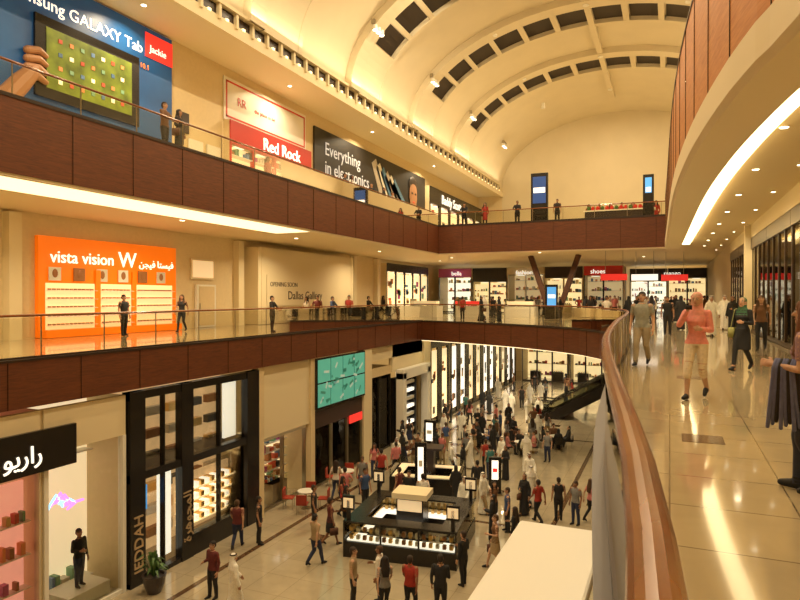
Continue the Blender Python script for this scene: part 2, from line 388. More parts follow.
text('IEDDAH',o,(.17,.47,.4),.5,BL_,rot=(0,-90,180)); text('\uFE93\uFEAE\uFEEB\uFEEE\uFEA0\uFEE4\uFEDF\uFE8D',o,(.17,2.6,.6),.5,BL_,rot=(0,-90,180))
b=MB(); b.box(XL-.2,XL,20.6,24.8,-4.2,-1.2,CREAM2); b.box(XL-.2,XL+.1,20.6,21,ZG,-1.2,CREAM); b.box(XL-.2,XL+.1,24.6,24.95,ZG,-1.2,CREAM)
b.box(XL-.2,XL,29.9,40,-2.0,-1.2,CREAM2); b.box(XL-.3,XL+.15,29.9,30.9,ZG,-1.2,CREAM2); b.box(XL-.3,XL+.15,38.9,40.1,ZG,-1.2,CREAM2)
b.box(XL-.25,XL,34,38.9,-2.9,-1.2,CREAM2)
b.obj('wall_left_ground')
b=MB(); b.box(-23.6,-23.3,YS,YN,ZG,-1.2,CREAM); b.obj('wall_left_ground_back')
shop('cafe_storefront',(XL-.25,21,ZG),0,3.6,3.2,1.3,STEEL,LITWW,2,.06,.25,WHITE,6,gl=False,ceil=LITW)
b=MB(); b.box(-.1,.1,0,5,0,2.4,BLACK)
for i in range(4):
    for j in range(2): b.box(.1,.12,.1+i*1.22,1.25+i*1.22,.1+j*1.15,1.18+j*1.15,LITG)
LEAF=mat('screen_leaf',(.05,.25,.15),.5,emit=(.02,.16,.12),es=.4); LEAF2=mat('screen_leaf2',(.4,.5,.4),.5,emit=(.5,.7,.6),es=.3)
for k in range(40):
    yy=R.uniform(.2,4.4);zz=R.uniform(.2,2.1); b.beam((.125,yy,zz),(.125,yy+R.uniform(.1,.5),min(2.3,zz+R.uniform(-.1,.3))),.004,.12,LEAF if k%3 else LEAF2)
b.obj('video_wall',(XL+.1,24.95,-3.65))
shop('storefront',(XL,24.95,ZG),0,4.9,3.6,3,STEEL,LITWW,3,.1,.8,mat('sign_dark',(.04,.02,.015),.4),4,vit=2)
b=MB(); b.box(0,.06,0,1.4,0,.4,LITR); b.obj('shop_sign',(XL+.1,28.3,-4.9))
shop('storefront',(XL-.2,30.9,ZG),0,3.1,4.9,3,BLACK,LITWW,2,.12,.5,CREAM,5,pal=[GOLD,PAL[3],PAL[5]],vit=2)
b=MB(); b.box(0,.5,0,.5,0,4.4,WHITE);b.box(0,.5,4.1,4.6,0,4.4,WHITE);b.box(0,.5,0,4.6,4.0,4.6,WHITE);b.box(-.6,-.4,.5,4.1,0,4,BLACK)
for i in range(7): b.box(-.4,-.2,1.2,3.4,.3+i*.52,.5+i*.52,LITW if i%2 else WHITE)
b.box(-.4,-.1,1.0,1.2,0,4,BLACK);b.box(-.4,-.1,3.4,3.6,0,4,BLACK)
b.obj('shop_portal',(XL+.1,34.3,ZG),bevel=.02)
for i in range(6):
    shop('storefront',(XL,40.2+i*4.4,ZG),0,4.3,5.9,2.5,BLACK,LITWW,2,.9,.5,BLACK,3,pal=[GOLD,PAL[4],PAL[3],PAL[5]],vit=3,gl=False,vitm=LITW if i%2 else LITWW)
for i in range(3):
    shop('storefront',(-14.6+i*5,66.5,ZG),-math.pi/2,4.8,5.9,3,DARK,LITWW,3,.15,1.2,CREAM,4)
# mid-left gallery
s=sign('shop_sign',(-23.28,16.9,.02),0,7.5,4.1,ORANGE,.2)
text('vista vision',s,(.22,.5,3.05),.72,LITW); text('W',s,(.22,3.9,3.0),1.0,LITW); text('\uFEE6\uFEA0\uFEF4\uFED3 \uFE8E\uFE98\uFEB4\uFEF4\uFED3',s,(.22,5.1,3.05),.46,LITW)
b=MB()
PO=mat('pale_orange_glow',(1,.6,.3),.5,emit=(1,.62,.28),es=1.0)
for y0,y1 in ((.3,2.6),(2.9,4.6),(4.9,7.2)):
    b.box(.2,.24,y0,y1,.3,2.2,PO)
    for r_ in range(5):
        b.box(.24,.45,y0,y1,.45+r_*.36,.47+r_*.36,WHITE)
        for q in range(int((y1-y0)/.2)): b.box(.26,.34,y0+.05+q*.2,y0+.17+q*.2,.48+r_*.36,.54+r_*.36,PAL[5])
for k,y in enumerate((2.75,4.75)): b.box(.24,.3,y-.12,y+.12,.2,2.8,ORANGE)
for k in range(6):
    b.box(.24,.28,.4+k*1.15,.95+k*1.15,2.3,2.85,[WHITE,PAL[5],PAL[3]][k%3]); b.ell((.29,.67+k*1.15,2.6),(.02,.13,.18),PAL[5],8,5)
b.box(.2,.7,.0,7.4,0,.3,ORANGE)
b.obj('display_shelving',parent=s)
b=MB(); b.box(0,.15,0,1.5,0,2.3,WHITE); b.box(.15,.18,.15,1.35,.1,2.2,CREAM); b.box(.18,.22,.15,.2,.9,1.3,STEEL); b.obj('door_1',(-23.28,26,.02))
b=MB(); b.box(0,.12,0,1.8,0,1.1,CREAM2); b.box(.12,.14,.1,1.7,.1,1.0,LITS); b.obj('display_panel',(-23.28,25.6,2.6))
b=MB(); b.box(0,1.0,0,12,0,4.6,CREAM2); b.box(1.0,1.02,.3,.33,0,4.6,CREAM);b.box(1.0,1.02,11.6,11.63,0,4.6,CREAM);b.obj('hoarding_wall',(-23.28,30.2,.02))
h=sign('shop_sign',(-22.25,31.0,1.1),0,6.8,1.9,CREAM2,.03)
text('OPENING SOON',h,(.04,.3,1.2),.4,DARK,ext=.005); text('Dallas Gallery',h,(.04,2.2,.4),.75,DARK,ext=.005)
s=shop('storefront',(-22.6,49,.02),0,10,4.6,.6,BLACK,LITWW,5,.25,.7,BLACK,3,gl=False,counters=False,vit=3)
b=MB()
for i in range(4): yy=[15.6,29.2,43.5,47.8][i]; b.box(-23.3,-22.9,yy,yy+.5,0,4.9,CREAM2)
b.obj('wall_pilasters')
# upper left billboards
BLUE=mat('billboard_blue',(.01,.08,.25),.4,emit=(.005,.1,.35),es=.12,var=.5,nscale=.3)
s=sign('billboard',(-19.98,8,7.6),0,12.8,5.2,BLUE,.1)
text('Samsung GALAXY Tab',s,(.12,5.5,4.05),.6,LITW,ext=.01); text('10.1',s,(.12,11.0,3.45),.3,LITO,ext=.01); text("TIME TO Tab",s,(.12,7.0,.25),.6,LITW,ext=.01)
b=MB(); b.box(.1,.2,6.4,10.9,.95,3.75,BLACK); SCR=mat('tablet_screen',(.15,.2,.02),.3,emit=(.2,.26,.02),es=.2,var=.6,nscale=1.5); b.box(.2,.22,6.8,10.5,1.3,3.4,SCR)
ic=[LITWW,PAL[6],PAL[2],PAL[0],PAL[7]]
for i in range(7):
    for j in range(4): b.box(.22,.24,7.25+i*.45,7.4+i*.45,1.55+j*.48,1.69+j*.48,ic[(i*3+j)%5])
SKP=mat('poster_skin',(.4,.2,.1),.5)
b.box(.1,.14,11.3,12.8,4.0,5.0,LITR)
b.limb([(.2,5.2,.3),(.2,5.9,1.2),(.2,6.3,1.7)],[.35,.32,.25],SKP)
for q in range(4): b.limb([(.22,6.1,1.5+q*.28),(.24,6.5,1.55+q*.3),(.24,6.75,1.45+q*.3)],[.14,.13,.1],SKP)
b.obj('tablet_artwork',parent=s)
text('Jackie',s,(.16,11.5,4.25),.4,LITW,ext=.01)
b=MB(); b.box(0,.05,0,7.4,0,2.1,WHITE); RED=mat('red_line',(.6,.03,.02),.4)
a=.15
b.box(.05,.07,a,7.4-a,a,a+.08,RED);b.box(.05,.07,a,7.4-a,2.1-a-.08,2.1-a,RED);b.box(.05,.07,a,a+.08,a,2.1-a,RED);b.box(.05,.07,7.4-a-.08,7.4-a,a,2.1-a,RED)
pp=b.obj('poster_panel',(-19.98,24.3,10.35))
text('RR',pp,(.07,1.0,.9),.6,RED,ext=.005); text('the place to be',pp,(.07,2.4,.9),.3,RED,ext=.005)
s=shop('storefront',(-19.6,24.3,6.62),0,7.4,3.65,.35,RED,LITWW,4,.15,1.15,mat('shop_red',(.4,.025,.015),.4,emit=(1,.03,.02),es=.08),3,counters=False,gl=False)
text('Red Rock',s,(.08,2.6,2.75),.9,LITW)
BD=mat('billboard_dark',(.02,.017,.015),.5,var=.5,nscale=.4)
s=sign('billboard',(-19.98,32.6,7.3),0,18.6,4.8,BD,.1)
text('Everything\nin electronics',s,(.12,1.2,3.3),1.15,mat('billboard_text',(.5,.5,.5),.5,emit=(.8,.8,.8),es=.35),ext=.01)
b=MB(); PG=mat('paper_grey',(.5,.45,.38),.5)
for i in range(6): b.beam((.13,8.2+i*.7,4.3-i*.2),(.13,10+i*1.0,1.4-i*.1),.03,.8,[PG,WHITE,mat('poster_blue',(.1,.25,.45),.5)][i%3])
b.zl([(.0,.05,2.4),(1.2,.05,2.1),(1.8,.05,.6)],mat('poster_shirt',(.15,.35,.6),.5),cx=.14,cy=15.9)
b.ell((.17,15.7,2.9),(.06,.85,1.25),SKP); b.ell((.15,15.7,3.75),(.06,.9,.7),DARK); b.box(.22,.24,15.2,15.5,2.95,3.1,DARK); b.box(.22,.24,15.9,16.2,2.95,3.1,DARK); b.ell((.22,15.7,2.3),(.03,.3,.09),PAL[0])
b.obj('poster_artwork',parent=s)
s=shop('storefront',(-19.55,51.4,6.62),0,16.4,4.9,.4,BLACK,LITW,6,.6,1.5,BLACK,4,gl=False,counters=False,vit=3,vitm=LITWW)
text('Baddy Scott',s,(.1,3,3.7),1.2,LITW)
b=MB()
for y in (0,1.2): b.box(0,.08,y,y+.9,0,2.2,WHITE)
b.obj('door_2',(-19.98,21.9,6.62))
b=MB(); b.box(0,.06,0,.7,0,.9,DARK); b.obj('notice_board',(-19.98,21.2,9.0))
b=MB(); b.box(0,4.5,0,.9,0,1.0,DARK); b.box(-.1,4.6,-.1,1.0,1.0,1.08,WHITE)
for i in range(14): b.ell((.2+i*.31,.45,1.25),(.14,.14,.18),RED if i%3 else PLANTG,8,5)
b.obj('reception_counter',(-5.5,45.2,6.62))
def totem(loc,w,h,m,rz=0,face=LITW,name='digital_totem',zl=.42):
    b=MB(); b.box(-w/2-.08,w/2+.08,-.12,.12,0,h,BLACK); b.box(-w/2+.05,w/2-.05,-.14,-.12,h*zl,h*.93,face); b.box(-w/2+.05,w/2-.05,.12,.14,h*zl,h*.93,face)
    b.box(-w/2-.15,w/2+.15,-.25,.25,0,.08,STEEL); b.box(-w/2+.1,w/2-.1,-.145,-.14,h*.62,h*.72,m); return b.obj(name,loc,rz,bevel=.01)
SN=mat('screen_navy',(.02,.05,.15),.4,emit=(.03,.12,.4),es=.4)
totem((-8.3,43.3,6.62),1.0,3.6,LITW,face=SN); totem((-1.3,43.5,6.62),.5,3.0,LITW,face=LITB,zl=.6)
totem((-7.6,44,.02),.7,2.5,LITW,.2,face=LITB)
totem((-9.9,25,ZG),.35,2.7,WHITE,.3,zl=.2); totem((-7.3,27.6,ZG),.4,1.7,LITR,.3); totem((-12.5,33,ZG),.5,2.0,WHITE)
# far mid concourse
cols=[LITW,LITWW,LITS,LITWW,LITS,LITW,LITWW]
hms=[PAL[8],BLACK,CREAM,DARK,RED,DARK,BLACK]
for i in range(7):
    shop('storefront',(-22.5+i*3.72,62+ (0 if i<5 else 8),.02),-math.pi/2,3.6,4.6,3,[BLACK,DARK,WHITE,CREAM,BLACK,DARK,BLACK][i],cols[i],2,.15,[.9,1.4,.7,1.1,.9,1.3,1][i],hms[i],4,vit=2 if i%2 else 0)
for i,(x,t,m) in enumerate(((-21,'bella',LITW),(-14.2,'fashion',LITW),(-7,'shoes',LITW),(-.6,'mango',LITW))):
    text(t,None,(x,61.7 if x<-3 else 69.7,3.9),.6,m,rot=(90,0,0),name='shop_lettering')
WD=wood('dark_wood_column',(.06,.02,.007),(.1,.035,.012),.5,0)
b=MB()
b.beam((-8.7,50.5,0),(-10.4,50.5,5),.4,.4,WD); b.beam((-8.3,50.5,0),(-6.6,50.5,5),.4,.4,WD)
b.obj('slanted_column')
for i in range(3):
    b=MB(); b.box(0,.1,0,1.8,0,.45,[LITR,LITW,LITR][i])
    for yy in (.3,1.5): b.box(.04,.08,yy,yy+.03,.45,2.14,STEEL)
    b.obj('hanging_sign',(-4.6+i*2.0,47+i*1.5,2.85),-math.pi/2)
b=MB()
for i in range(3):
    b.box(-20+i*4,-17.6+i*4,48,49.5,0,.9,WHITE); b.box(-20+i*4,-17.6+i*4,48,49.5,.9,1.5,GLASS); b.box(-19.8+i*4,-17.8+i*4,48.3,49.2,.95,1.3,LITR if i==1 else LITS)
b.obj('display_counter')
# right walkway shopfront
FR=mat('bronze_frame',(.05,.03,.018),.3)
RB=mat('window_glow_warm',(.5,.35,.2),.4,emit=(1,.65,.32),es=.4,var=.5,nscale=1.5)  # emission imitates bright interior and reflections in the shop glass
for i in range(6):
    shop('storefront',(3.5,12+ (i+1)*5.3,.02),math.pi,5.25,4.35,3.2,FR,LITWW,4,.12,.5,FR,5,counters=True,vit=3,gl=True,vitm=RB if i%2==0 else LITWW)
b=MB()
for y in (12,33.2): b.box(3.2,3.5,y-.25,y+.25,0,5,CREAM2)
b.obj('wall_pilasters_right')
# ---------------------------------------------------------------- kiosk
b=MB()
def ring(x0,x1,y0,y1,z0,z1,t,m):
    b.box(x0,x1,y0,y0+t,z0,z1,m);b.box(x0,x1,y1-t,y1,z0,z1,m);b.box(x0,x0+t,y0+t,y1-t,z0,z1,m);b.box(x1-t,x1,y0+t,y1-t,z0,z1,m)
ring(-2,2,-1.8,1.8,0,.55,.6,BLACK); ring(-1.97,1.97,-1.77,1.77,.55,1.2,.02,GLASS); ring(-1.9,1.9,-1.7,1.7,.55,.6,.5,LITW); ring(-2,2,-1.8,1.8,1.2,1.26,.62,BLACK)
ring(-1.92,1.92,-1.72,1.72,.86,.88,.4,GLASS)
for i in range(16):
    for zz in (.6,.88):
        x=-1.8+i*.235; b.box(x,x+.12,-1.68,-1.55,zz,zz+.14,[GOLD,WHITE,PAL[5]][i%3]); b.box(x,x+.12,1.55,1.68,zz,zz+.14,GOLD)
        y=-1.6+i*.2; b.box(1.7,1.85,y,y+.1,zz,zz+.14,[GOLD,WHITE][i%2]); b.box(-1.85,-1.7,y,y+.1,zz,zz+.14,GOLD)
for x in (-2,-.67,.67,2-.06):
    b.box(x,x+.06,-1.81,-1.75,0,1.26,BLACK)
b.box(-.5,.5,-.4,.4,0,1.75,BLACK); b.box(-.65,.65,-.5,.5,1.75,1.95,CREAM2); b.box(-.45,.45,-.42,-.4,1.3,1.7,LITS)
for sx in (-1,1):
    for sy in (-1,1): b.box(sx*1.85-.06,sx*1.85+.06,sy*1.65-.06,sy*1.65+.06,1.26,1.95,BLACK); b.box(sx*1.85-.22,sx*1.85+.22,sy*1.65-.05,sy*1.65+.05,1.6,2.1,BLACK); b.box(sx*1.85-.18,sx*1.85+.18,sy*1.65-.06,sy*1.65-.05,1.68,2.02,LITS)
b.obj('display_kiosk',(-8.6,20.9,ZG),.12,bevel=.006)
b=MB(); ring(-1.6,1.6,-1.2,1.2,0,.8,.5,BLACK); ring(-1.58,1.58,-1.18,1.18,.8,1.15,.02,GLASS); ring(-1.5,1.5,-1.1,1.1,.8,.84,.4,LITS)
b.box(-.3,.3,-.3,.3,0,1.9,DARK); b.box(-.7,.7,-.5,.5,1.9,2.0,DARK); b.obj('display_kiosk',(-10.4,27.2,ZG),.2)
b=MB(); b.box(-3.05,-1.25,5.2,13.7,-3.55,-3.3,WHITE); b.box(-2.9,-1.4,5.4,13.5,ZG,-3.55,GLASS)
for x in (-2.9,-1.4):
    for y in (5.4,8.1,10.8,13.5): b.box(x-.06,x+.06,y-.06,y+.06,ZG,-3.5,STEEL)
b.box(-3.0,-1.3,5.3,13.6,ZG,ZG+.4,WHITE)
b.obj('kiosk_pavilion',bevel=.08)
def escalator(loc,rz,rise,name='escalator'):
    b=MB(); run=rise/math.tan(math.radians(30)); w=.55
    n=int(rise/.2)
    for i in range(n): b.box(i*run/n,(i+1)*run/n,-w,w,i*.2-.15,(i+1)*.2,mat('step_metal',(.25,.23,.2),.4,.7))
    b.box(-1.2,0,-w,w,0,.05,STEEL)
    for s_ in (-1,1):
        y=s_*(w+.12)
        b.beam((0,y,.0),(run,y,rise),.2,.7,BLACK); b.beam((0,y,.7),(run,y,rise+.7),.03,.8,GLASS); b.beam((-.1,y,1.02),(run,y,rise+1.08),.09,.08,BLACK); b.box(-1.3,0,y-.1,y+.1,0,.3,BLACK); b.box(-1.2,0,y-.02,y+.02,.3,.95,GLASS); b.box(-1.3,0,y-.045,y+.045,.97,1.05,BLACK)
    return b.obj(name,loc,rz)
escalator((-8.2,47,ZG),.0,5.6); escalator((-8.2,49,ZG),.0,5.6)
def chair(loc,rz,m):
    b=MB(); b.box(-.22,.22,-.22,.22,.42,.47,m); b.box(-.22,.22,-.24,-.19,.47,.85,m)
    for x in (-.19,.19):
        for y in (-.19,.19): b.cyl((x,y,0),(x,y,.42),.015,.015,STEEL,6)
    return b.obj('cafe_chair',loc,rz,bevel=.01)
def table(loc):
    b=MB(); b.cyl((0,0,.72),(0,0,.75),.38,.38,WHITE,20); b.cyl((0,0,.02),(0,0,.72),.03,.03,STEEL,8); b.cyl((0,0,0),(0,0,.03),.22,.22,STEEL,16); return b.obj('cafe_table',loc)
CR=mat('chair_red',(.35,.04,.02),.5)
for x,y in ((-14.2,22.6),(-14.1,26.0),(-7.8,35.2),(-10.6,36.0),(-6.2,37.5)):
    table((x,y,ZG))
    for a in (20,110,200,290): chair((x+.75*math.sin(math.radians(a)),y-.75*math.cos(math.radians(a)),ZG),math.radians(a),CR if y<30 else BLACK)
b=MB(); b.zl([(0,.2,.2),(.25,.3,.3),(.5,.34,.34),(.55,.36,.36),(.55,.3,.3),(.48,.28,.28)],mat('pot_dark',(.05,.04,.04),.3),20)
for k in range(46):
    a=R.uniform(0,6.28);r=R.uniform(.15,.5);h=R.uniform(.75,1.25)
    p0=Vector((.05*math.cos(a),.05*math.sin(a),.5));p1=Vector((r*.6*math.cos(a),r*.6*math.sin(a),h));p2=Vector((r*1.1*math.cos(a),r*1.1*math.sin(a),h-.15))
    sd=Vector((-math.sin(a),math.cos(a),0))*.045
    b.add([p0-sd*.3,p0+sd*.3,p1+sd,p1-sd,p2],[(0,1,2,3),(3,2,4)],PLANTG)
b.obj('potted_plant',(-14.4,14.3,ZG))
# ---------------------------------------------------------------- people
def remesh(mb,voxel,sm=2):
    o=mb.obj('tmp'); m=o.modifiers.new('r','REMESH'); m.mode='VOXEL'; m.voxel_size=voxel
    s_=o.modifiers.new('s','SMOOTH'); s_.factor=.5; s_.iterations=sm
    dg=bpy.context.evaluated_depsgraph_get(); me=bpy.data.meshes.new_from_object(o.evaluated_get(dg))
    vs=[v.co.copy() for v in me.vertices]; fs=[tuple(p.vertices) for p in me.polygons]
    old=o.data; bpy.data.objects.remove(o); bpy.data.meshes.remove(old); bpy.data.meshes.remove(me)
    return vs,fs
T=[mat('tag_%d'%i,(.5,.5,.5)) for i in range(8)]
SKIN,HAIR,TOP,BOT,SHOE,ACC,EYE,LIP=T
h=MB(); h.ell((0,.045,0),(.04,.052,.017),SKIN); h.limb([(0,-.05,0),(0,.03,0)],[.027,.028],SKIN)
for x,L,sp in ((.03,.072,.05),(.01,.082,.01),(-.011,.076,-.03),(-.031,.058,-.08)):
    p=Vector((x,.085,0)); pts=[Vector((x*.7,.05,0)),p]; ang=.2
    for k in range(3):
        p=p+Vector((sp*L*.4,math.cos(ang),-math.sin(ang)))*L*(.42,.32,.26)[k]; pts.append(p); ang+=.4
    h.limb(pts,[.01,.0095,.009,.008,.007],SKIN,8,.02)
h.limb([(.02,.01,-.004),(.052,.045,-.014),(.058,.075,-.028)],[.013,.011,.008],SKIN,8,.02)
HV,HF=remesh(h,.0045,1)
def person(kind='shirt',fem=False,pose='stand',arms=('down','down'),hair='short',sleeve='short',voxel=.02,bag=None,vol=0):
    b=MB(); dz=0; V=Vector
    sit=pose=='sit'
    if sit: dz=-.42
    sh=.185 if not fem else .165
    for s_ in (1,-1):
        hip=V((s_*.09,0,.92+dz))
        if sit: knee=V((s_*.11,.43,.5)); ank=V((s_*.11,.44,.1)); 
        elif pose=='walk':
            if s_==1: knee=V((.095,.17,.51)); ank=V((.09,.25,.10))
            else: knee=V((-.095,.04,.49)); ank=V((-.09,-.27,.16))
        elif pose=='step':
            if s_==1: knee=V((.095,.1,.5)); ank=V((.09,.1,.10))
            else: knee=V((-.095,.02,.5)); ank=V((-.09,-.12,.11))
        else: knee=V((s_*.1,.015+.02*s_,.5)); ank=V((s_*.105,-.01+.04*s_,.1))
        if kind in('skirt','capri'):
            b.limb([knee+(knee-hip)*-.2,knee,knee.lerp(ank,.3)+V((0,-.015,0)),ank],[.058,.05,.052,.034],SKIN)
            if kind=='capri': b.limb([hip,hip.lerp(knee,.4),knee,knee.lerp(ank,.3)],[.095,.088,.07,.068],BOT)
        else:
            w=1.12 if not fem else .98
            b.limb([hip,hip.lerp(knee,.35),knee,knee.lerp(ank,.3)+V((0,-.015,0)),ank+V((0,0,.0))],[.092*w,.088*w,.064*w,.062*w,.05*w],BOT)
        toe=ank+V((s_*.02,.15,-.055)); 
        if pose=='walk' and s_==-1: toe=ank+V((0,.13,-.11))
        b.limb([ank+V((0,-.03,-.05)),ank+V((0,.05,-.04)),toe],[.043,.045,.032],SHOE)
        b.limb([ank+V((0,0,.02)),ank+V((0,0,-.04))],[.04,.042],SHOE if kind=='shirt' else SKIN)
    if fem: pr=[(.86,.155,.115),(.93,.172,.125),(1.08,.128,.098),(1.18,.135,.105,.005),(1.27,.15,.128,.015),(1.36,.16,.10),(1.43,.12,.07),(1.48,.05,.048)]
    else: pr=[(.86,.16,.115),(.95,.168,.12),(1.08,.155,.112),(1.25,.175,.122),(1.37,.19,.108),(1.44,.13,.075),(1.49,.055,.052)]
    pr=[(p[0]+dz,)+tuple(p[1:]) for p in pr]
    b.zd(pr,TOP)
    if kind=='robe':
        if sit: b.zd([(.1,.2,.12,.4),(.45,.22,.2,.35),(.62,.22,.25,.2)],TOP)
        else:
            st=.06 if pose=='walk' else 0
            b.zd([(.05,.2,.17+st,0),(.3,.19,.16+st),(.6,.18,.15),(.95,.18,.135),(1.2,.165,.13),(1.38,.185,.11),(1.45,.12,.075)],TOP)
    if kind=='skirt': b.zd([(.5+dz*0,.19,.17),(.7,.19,.16),(.9,.175,.13),(1.06,.135,.1)],BOT)
    if kind=='long': b.zd([(.5,.185,.15),(.8,.185,.145),(1.0,.16,.125)],TOP)
    AR=[]
    for s_,am in zip((1,-1),arms):
        S=V((s_*sh,0,1.405+dz))
        if am=='down': E=S+V((s_*.06,-.03,-.28)); Wr=E+V((s_*.01,.07,-.24))
        elif am=='back': E=S+V((s_*.07,-.12,-.26)); Wr=E+V((0,-.03,-.25))
        elif am=='fwd': E=S+V((s_*.05,.09,-.27)); Wr=E+V((-s_*.02,.17,-.19))
        elif am=='bent': E=S+V((s_*.05,.0,-.28)); Wr=E+V((-s_*.09,.24,.03))
        elif am=='face': E=S+V((s_*.07,.14,-.2)); Wr=E+V((-s_*.14,.06,.24))
        elif am=='rail': E=S+V((s_*.08,.14,-.22)); Wr=E+V((-s_*.1,.2,-.08))
        elif am=='hip': E=S+V((s_*.17,-.06,-.24)); Wr=E+V((-s_*.13,.12,-.17))
        rs=[.055,.047,.041,.028] if not fem else [.047,.04,.034,.024]
        md=S.lerp(E,.5)
        if kind=='robe': b.limb([S+V((-s_*.02,0,0)),E,Wr],[.07,.068,.07],TOP)
        else:
            b.limb([S,md,E,Wr],rs,TOP if sleeve=='long' else SKIN)
            if sleeve=='short': b.limb([S,S.lerp(E,.62)],[.068,.058] if not fem else [.058,.05],TOP)
            else: b.limb([S,E,E.lerp(Wr,.92)],[.064,.05,.038],TOP)
        AR.append((s_,E,Wr))
    b.limb([(0,-.005,1.43+dz),(0,.008,1.55+dz)],[.056,.05],SKIN)
    hz=dz
    b.ell((0,.012,1.63+hz),(.074,.093,.105),SKIN,16,10); b.ell((0,.04,1.565+hz),(.053,.06,.052),SKIN); b.ell((0,.09,1.537+hz),(.022,.018,.018),SKIN)
    b.limb([(0,.098,1.64+hz),(0,.122,1.6+hz)],[.010,.016],SKIN,8,.01)
    if not vol:
        for s_ in (1,-1): b.ell((s_*.076,.0,1.61+hz),(.012,.02,.032),SKIN)
    if hair in('short','long','bun'):
        b.ell((0,-.014,1.67+hz),(.086+vol,.1+vol,.084+vol*.5),HAIR,20,14); b.ell((0,-.045,1.62+hz),(.082+vol,.07+vol,.09),HAIR,20,12)
    if hair=='long':
        b.zd([(1.2+hz-vol*4,.09+vol,.035+vol,-.12),(1.4+hz,.12+vol,.055+vol,-.09),(1.55+hz,.1+vol,.07+vol,-.05),(1.66+hz,.085+vol,.085+vol,-.02)],HAIR,20)
        for s_ in (1,-1): b.limb([(s_*.075,.0,1.66+hz),(s_*.098,.015,1.5+hz),(s_*.11,.06,1.32+hz-vol*3)],[.042+vol,.042+vol,.022+vol],HAIR)
    if hair=='scarf':
        b.ell((0,-.02,1.66+hz),(.092,.098,.095),HAIR,16,10)
        b.zd([(1.33+hz,.17,.11,-.01),(1.42+hz,.15,.1,-.01),(1.5+hz,.09,.085,-.01),(1.6+hz,.092,.085,-.02),(1.68+hz,.085,.09,-.02)],HAIR); b.ell((0,.03,1.5+hz),(.062,.055,.04),HAIR)
    if hair=='ghutra':
        b.ell((0,-.015,1.665+hz),(.092,.105,.09),HAIR,16,10)
        b.zd([(1.28+hz,.17,.06,-.09),(1.42+hz,.17,.08,-.05),(1.55+hz,.11,.075,-.04),(1.66+hz,.09,.085,-.02)],HAIR)
    vs,fs=remesh(b,voxel,3)
    kd=KDTree(len(b.v)); tg=[None]*len(b.v)
    for f,m in zip(b.f,b.m):
        for i in f: tg[i]=b.mats[m]
    for i,v in enumerate(b.v): kd.insert(v,i)
    kd.balance()
    groups={t:[] for t in T}
    hem=.9+dz
    for f in fs:
        c=sum((vs[i] for i in f),Vector())/len(f); t=tg[kd.find(c)[1]]
        if kind in('shirt','capri') and abs(c.x)<.19:
            if t is TOP and c.z<hem: t=BOT
            elif t is BOT and c.z>hem and c.y<.2: t=TOP
        if hair in('short','long','bun') and t is SKIN and c.z>1.575+hz and (c.y<-.01 or c.z>1.692+hz or (vol and c.y<.045)): t=HAIR
        groups[t].append(f)
    out=MB(); out.v=[tuple(v) for v in vs]
    for t in T: out.mi(t)
    for t,g in groups.items():
        for f in g: out.f.append(list(f)); out.m.append(out.mi(t))
    for s_,E,Wr in AR:
        a=(Wr-E).normalized(); ref=V((0,1,0)) if abs(a.y)<.6 else V((-s_*.3,0,1)); sd=(ref-a*ref.dot(a)).normalized(); n=a.cross(sd)*s_
        k=.95 if fem else 1.08
        out.add([Wr+(sd*v.x+a*(v.y+.01)+n*v.z)*k for v in HV],HF,SKIN)
    for s_ in (1,-1):
        out.ell((s_*.03,.094,1.63+hz),(.014,.009,.009),mat('eye_white',(.7,.68,.62),.3),8,5); out.ell((s_*.03,.101,1.63+hz),(.007,.005,.007),EYE,8,5)
        out.limb([(s_*.016,.103,1.65+hz),(s_*.044,.09,1.652+hz)],[.004,.004],EYE,6)
    out.limb([(-.02,.098,1.57+hz),(0,.103,1.569+hz),(.02,.098,1.57+hz)],[.004,.007,.004],LIP,6,.01)
    if hair=='ghutra':
        for zz in (1.70,1.715):
            out.loft([((0,-.015,zz+hz-.007),(.09,0,0),(0,.102,0)),((0,-.015,zz+hz),(.096,0,0),(0,.108,0)),((0,-.015,zz+hz+.007),(.088,0,0),(0,.1,0))],EYE,16)
    if bag=='hand':
        s_,E,Wr=AR[0]; c=Wr+V((0,.02,-.12)); out.box(c.x-.05,c.x+.05,c.y-.15,c.y+.15,c.z-.32,c.z-.08,ACC); out.limb([c+V((0,-.1,-.09)),c+V((0,-.05,.04)),c+V((0,.05,.04)),c+V((0,.1,-.09))],[.006]*4,ACC,6)
    if bag=='shoulder':
        out.box(.17,.27,-.12,.15,.78,1.02,ACC); out.limb([(.22,-.1,1.0),(.16,-.04,1.46),(.13,.0,1.475),(.16,.05,1.45),(.22,.12,1.0)],[.009]*5,ACC,6)
    if bag=='phone':
        s_,E,Wr=AR[0]; out.box(Wr.x-.09,Wr.x+.0,Wr.y+.07,Wr.y+.09,Wr.z+.02,Wr.z+.09,EYE)
    if bag=='shawl':
        s_,E,Wr=AR[1]; P=MB()
        for q in range(9):   # folded cloth draped over the forearm
            y=Wr.y-.2+q*.022
            P.limb([(Wr.x+.04,y,Wr.z-.2),(Wr.x+.0,y,Wr.z+.045),(Wr.x-.045,y+.003,Wr.z-.02),(Wr.x-.05,y+.012*(q-4)*.5,Wr.z-.28),(Wr.x-.045+.012*math.sin(q*2),y+.014*(q-4),Wr.z-.5-.03*(q%3))],[.014,.016,.02,.022,.016],ACC if q%3 else EYE,8)
        pv,pf=P.v,P.f; out.add(pv,[f for f,m in zip(pf,P.m) if P.mats[m] is ACC],ACC); out.add(pv,[f for f,m in zip(pf,P.m) if P.mats[m] is EYE],EYE)
    used=[out.v[i] for f in out.f for i in f]
    zmin=min(v[2] for v in used)
    out.v=[(v[0],v[1],v[2]-zmin) for v in out.v]
    return out.mesh('body',True)
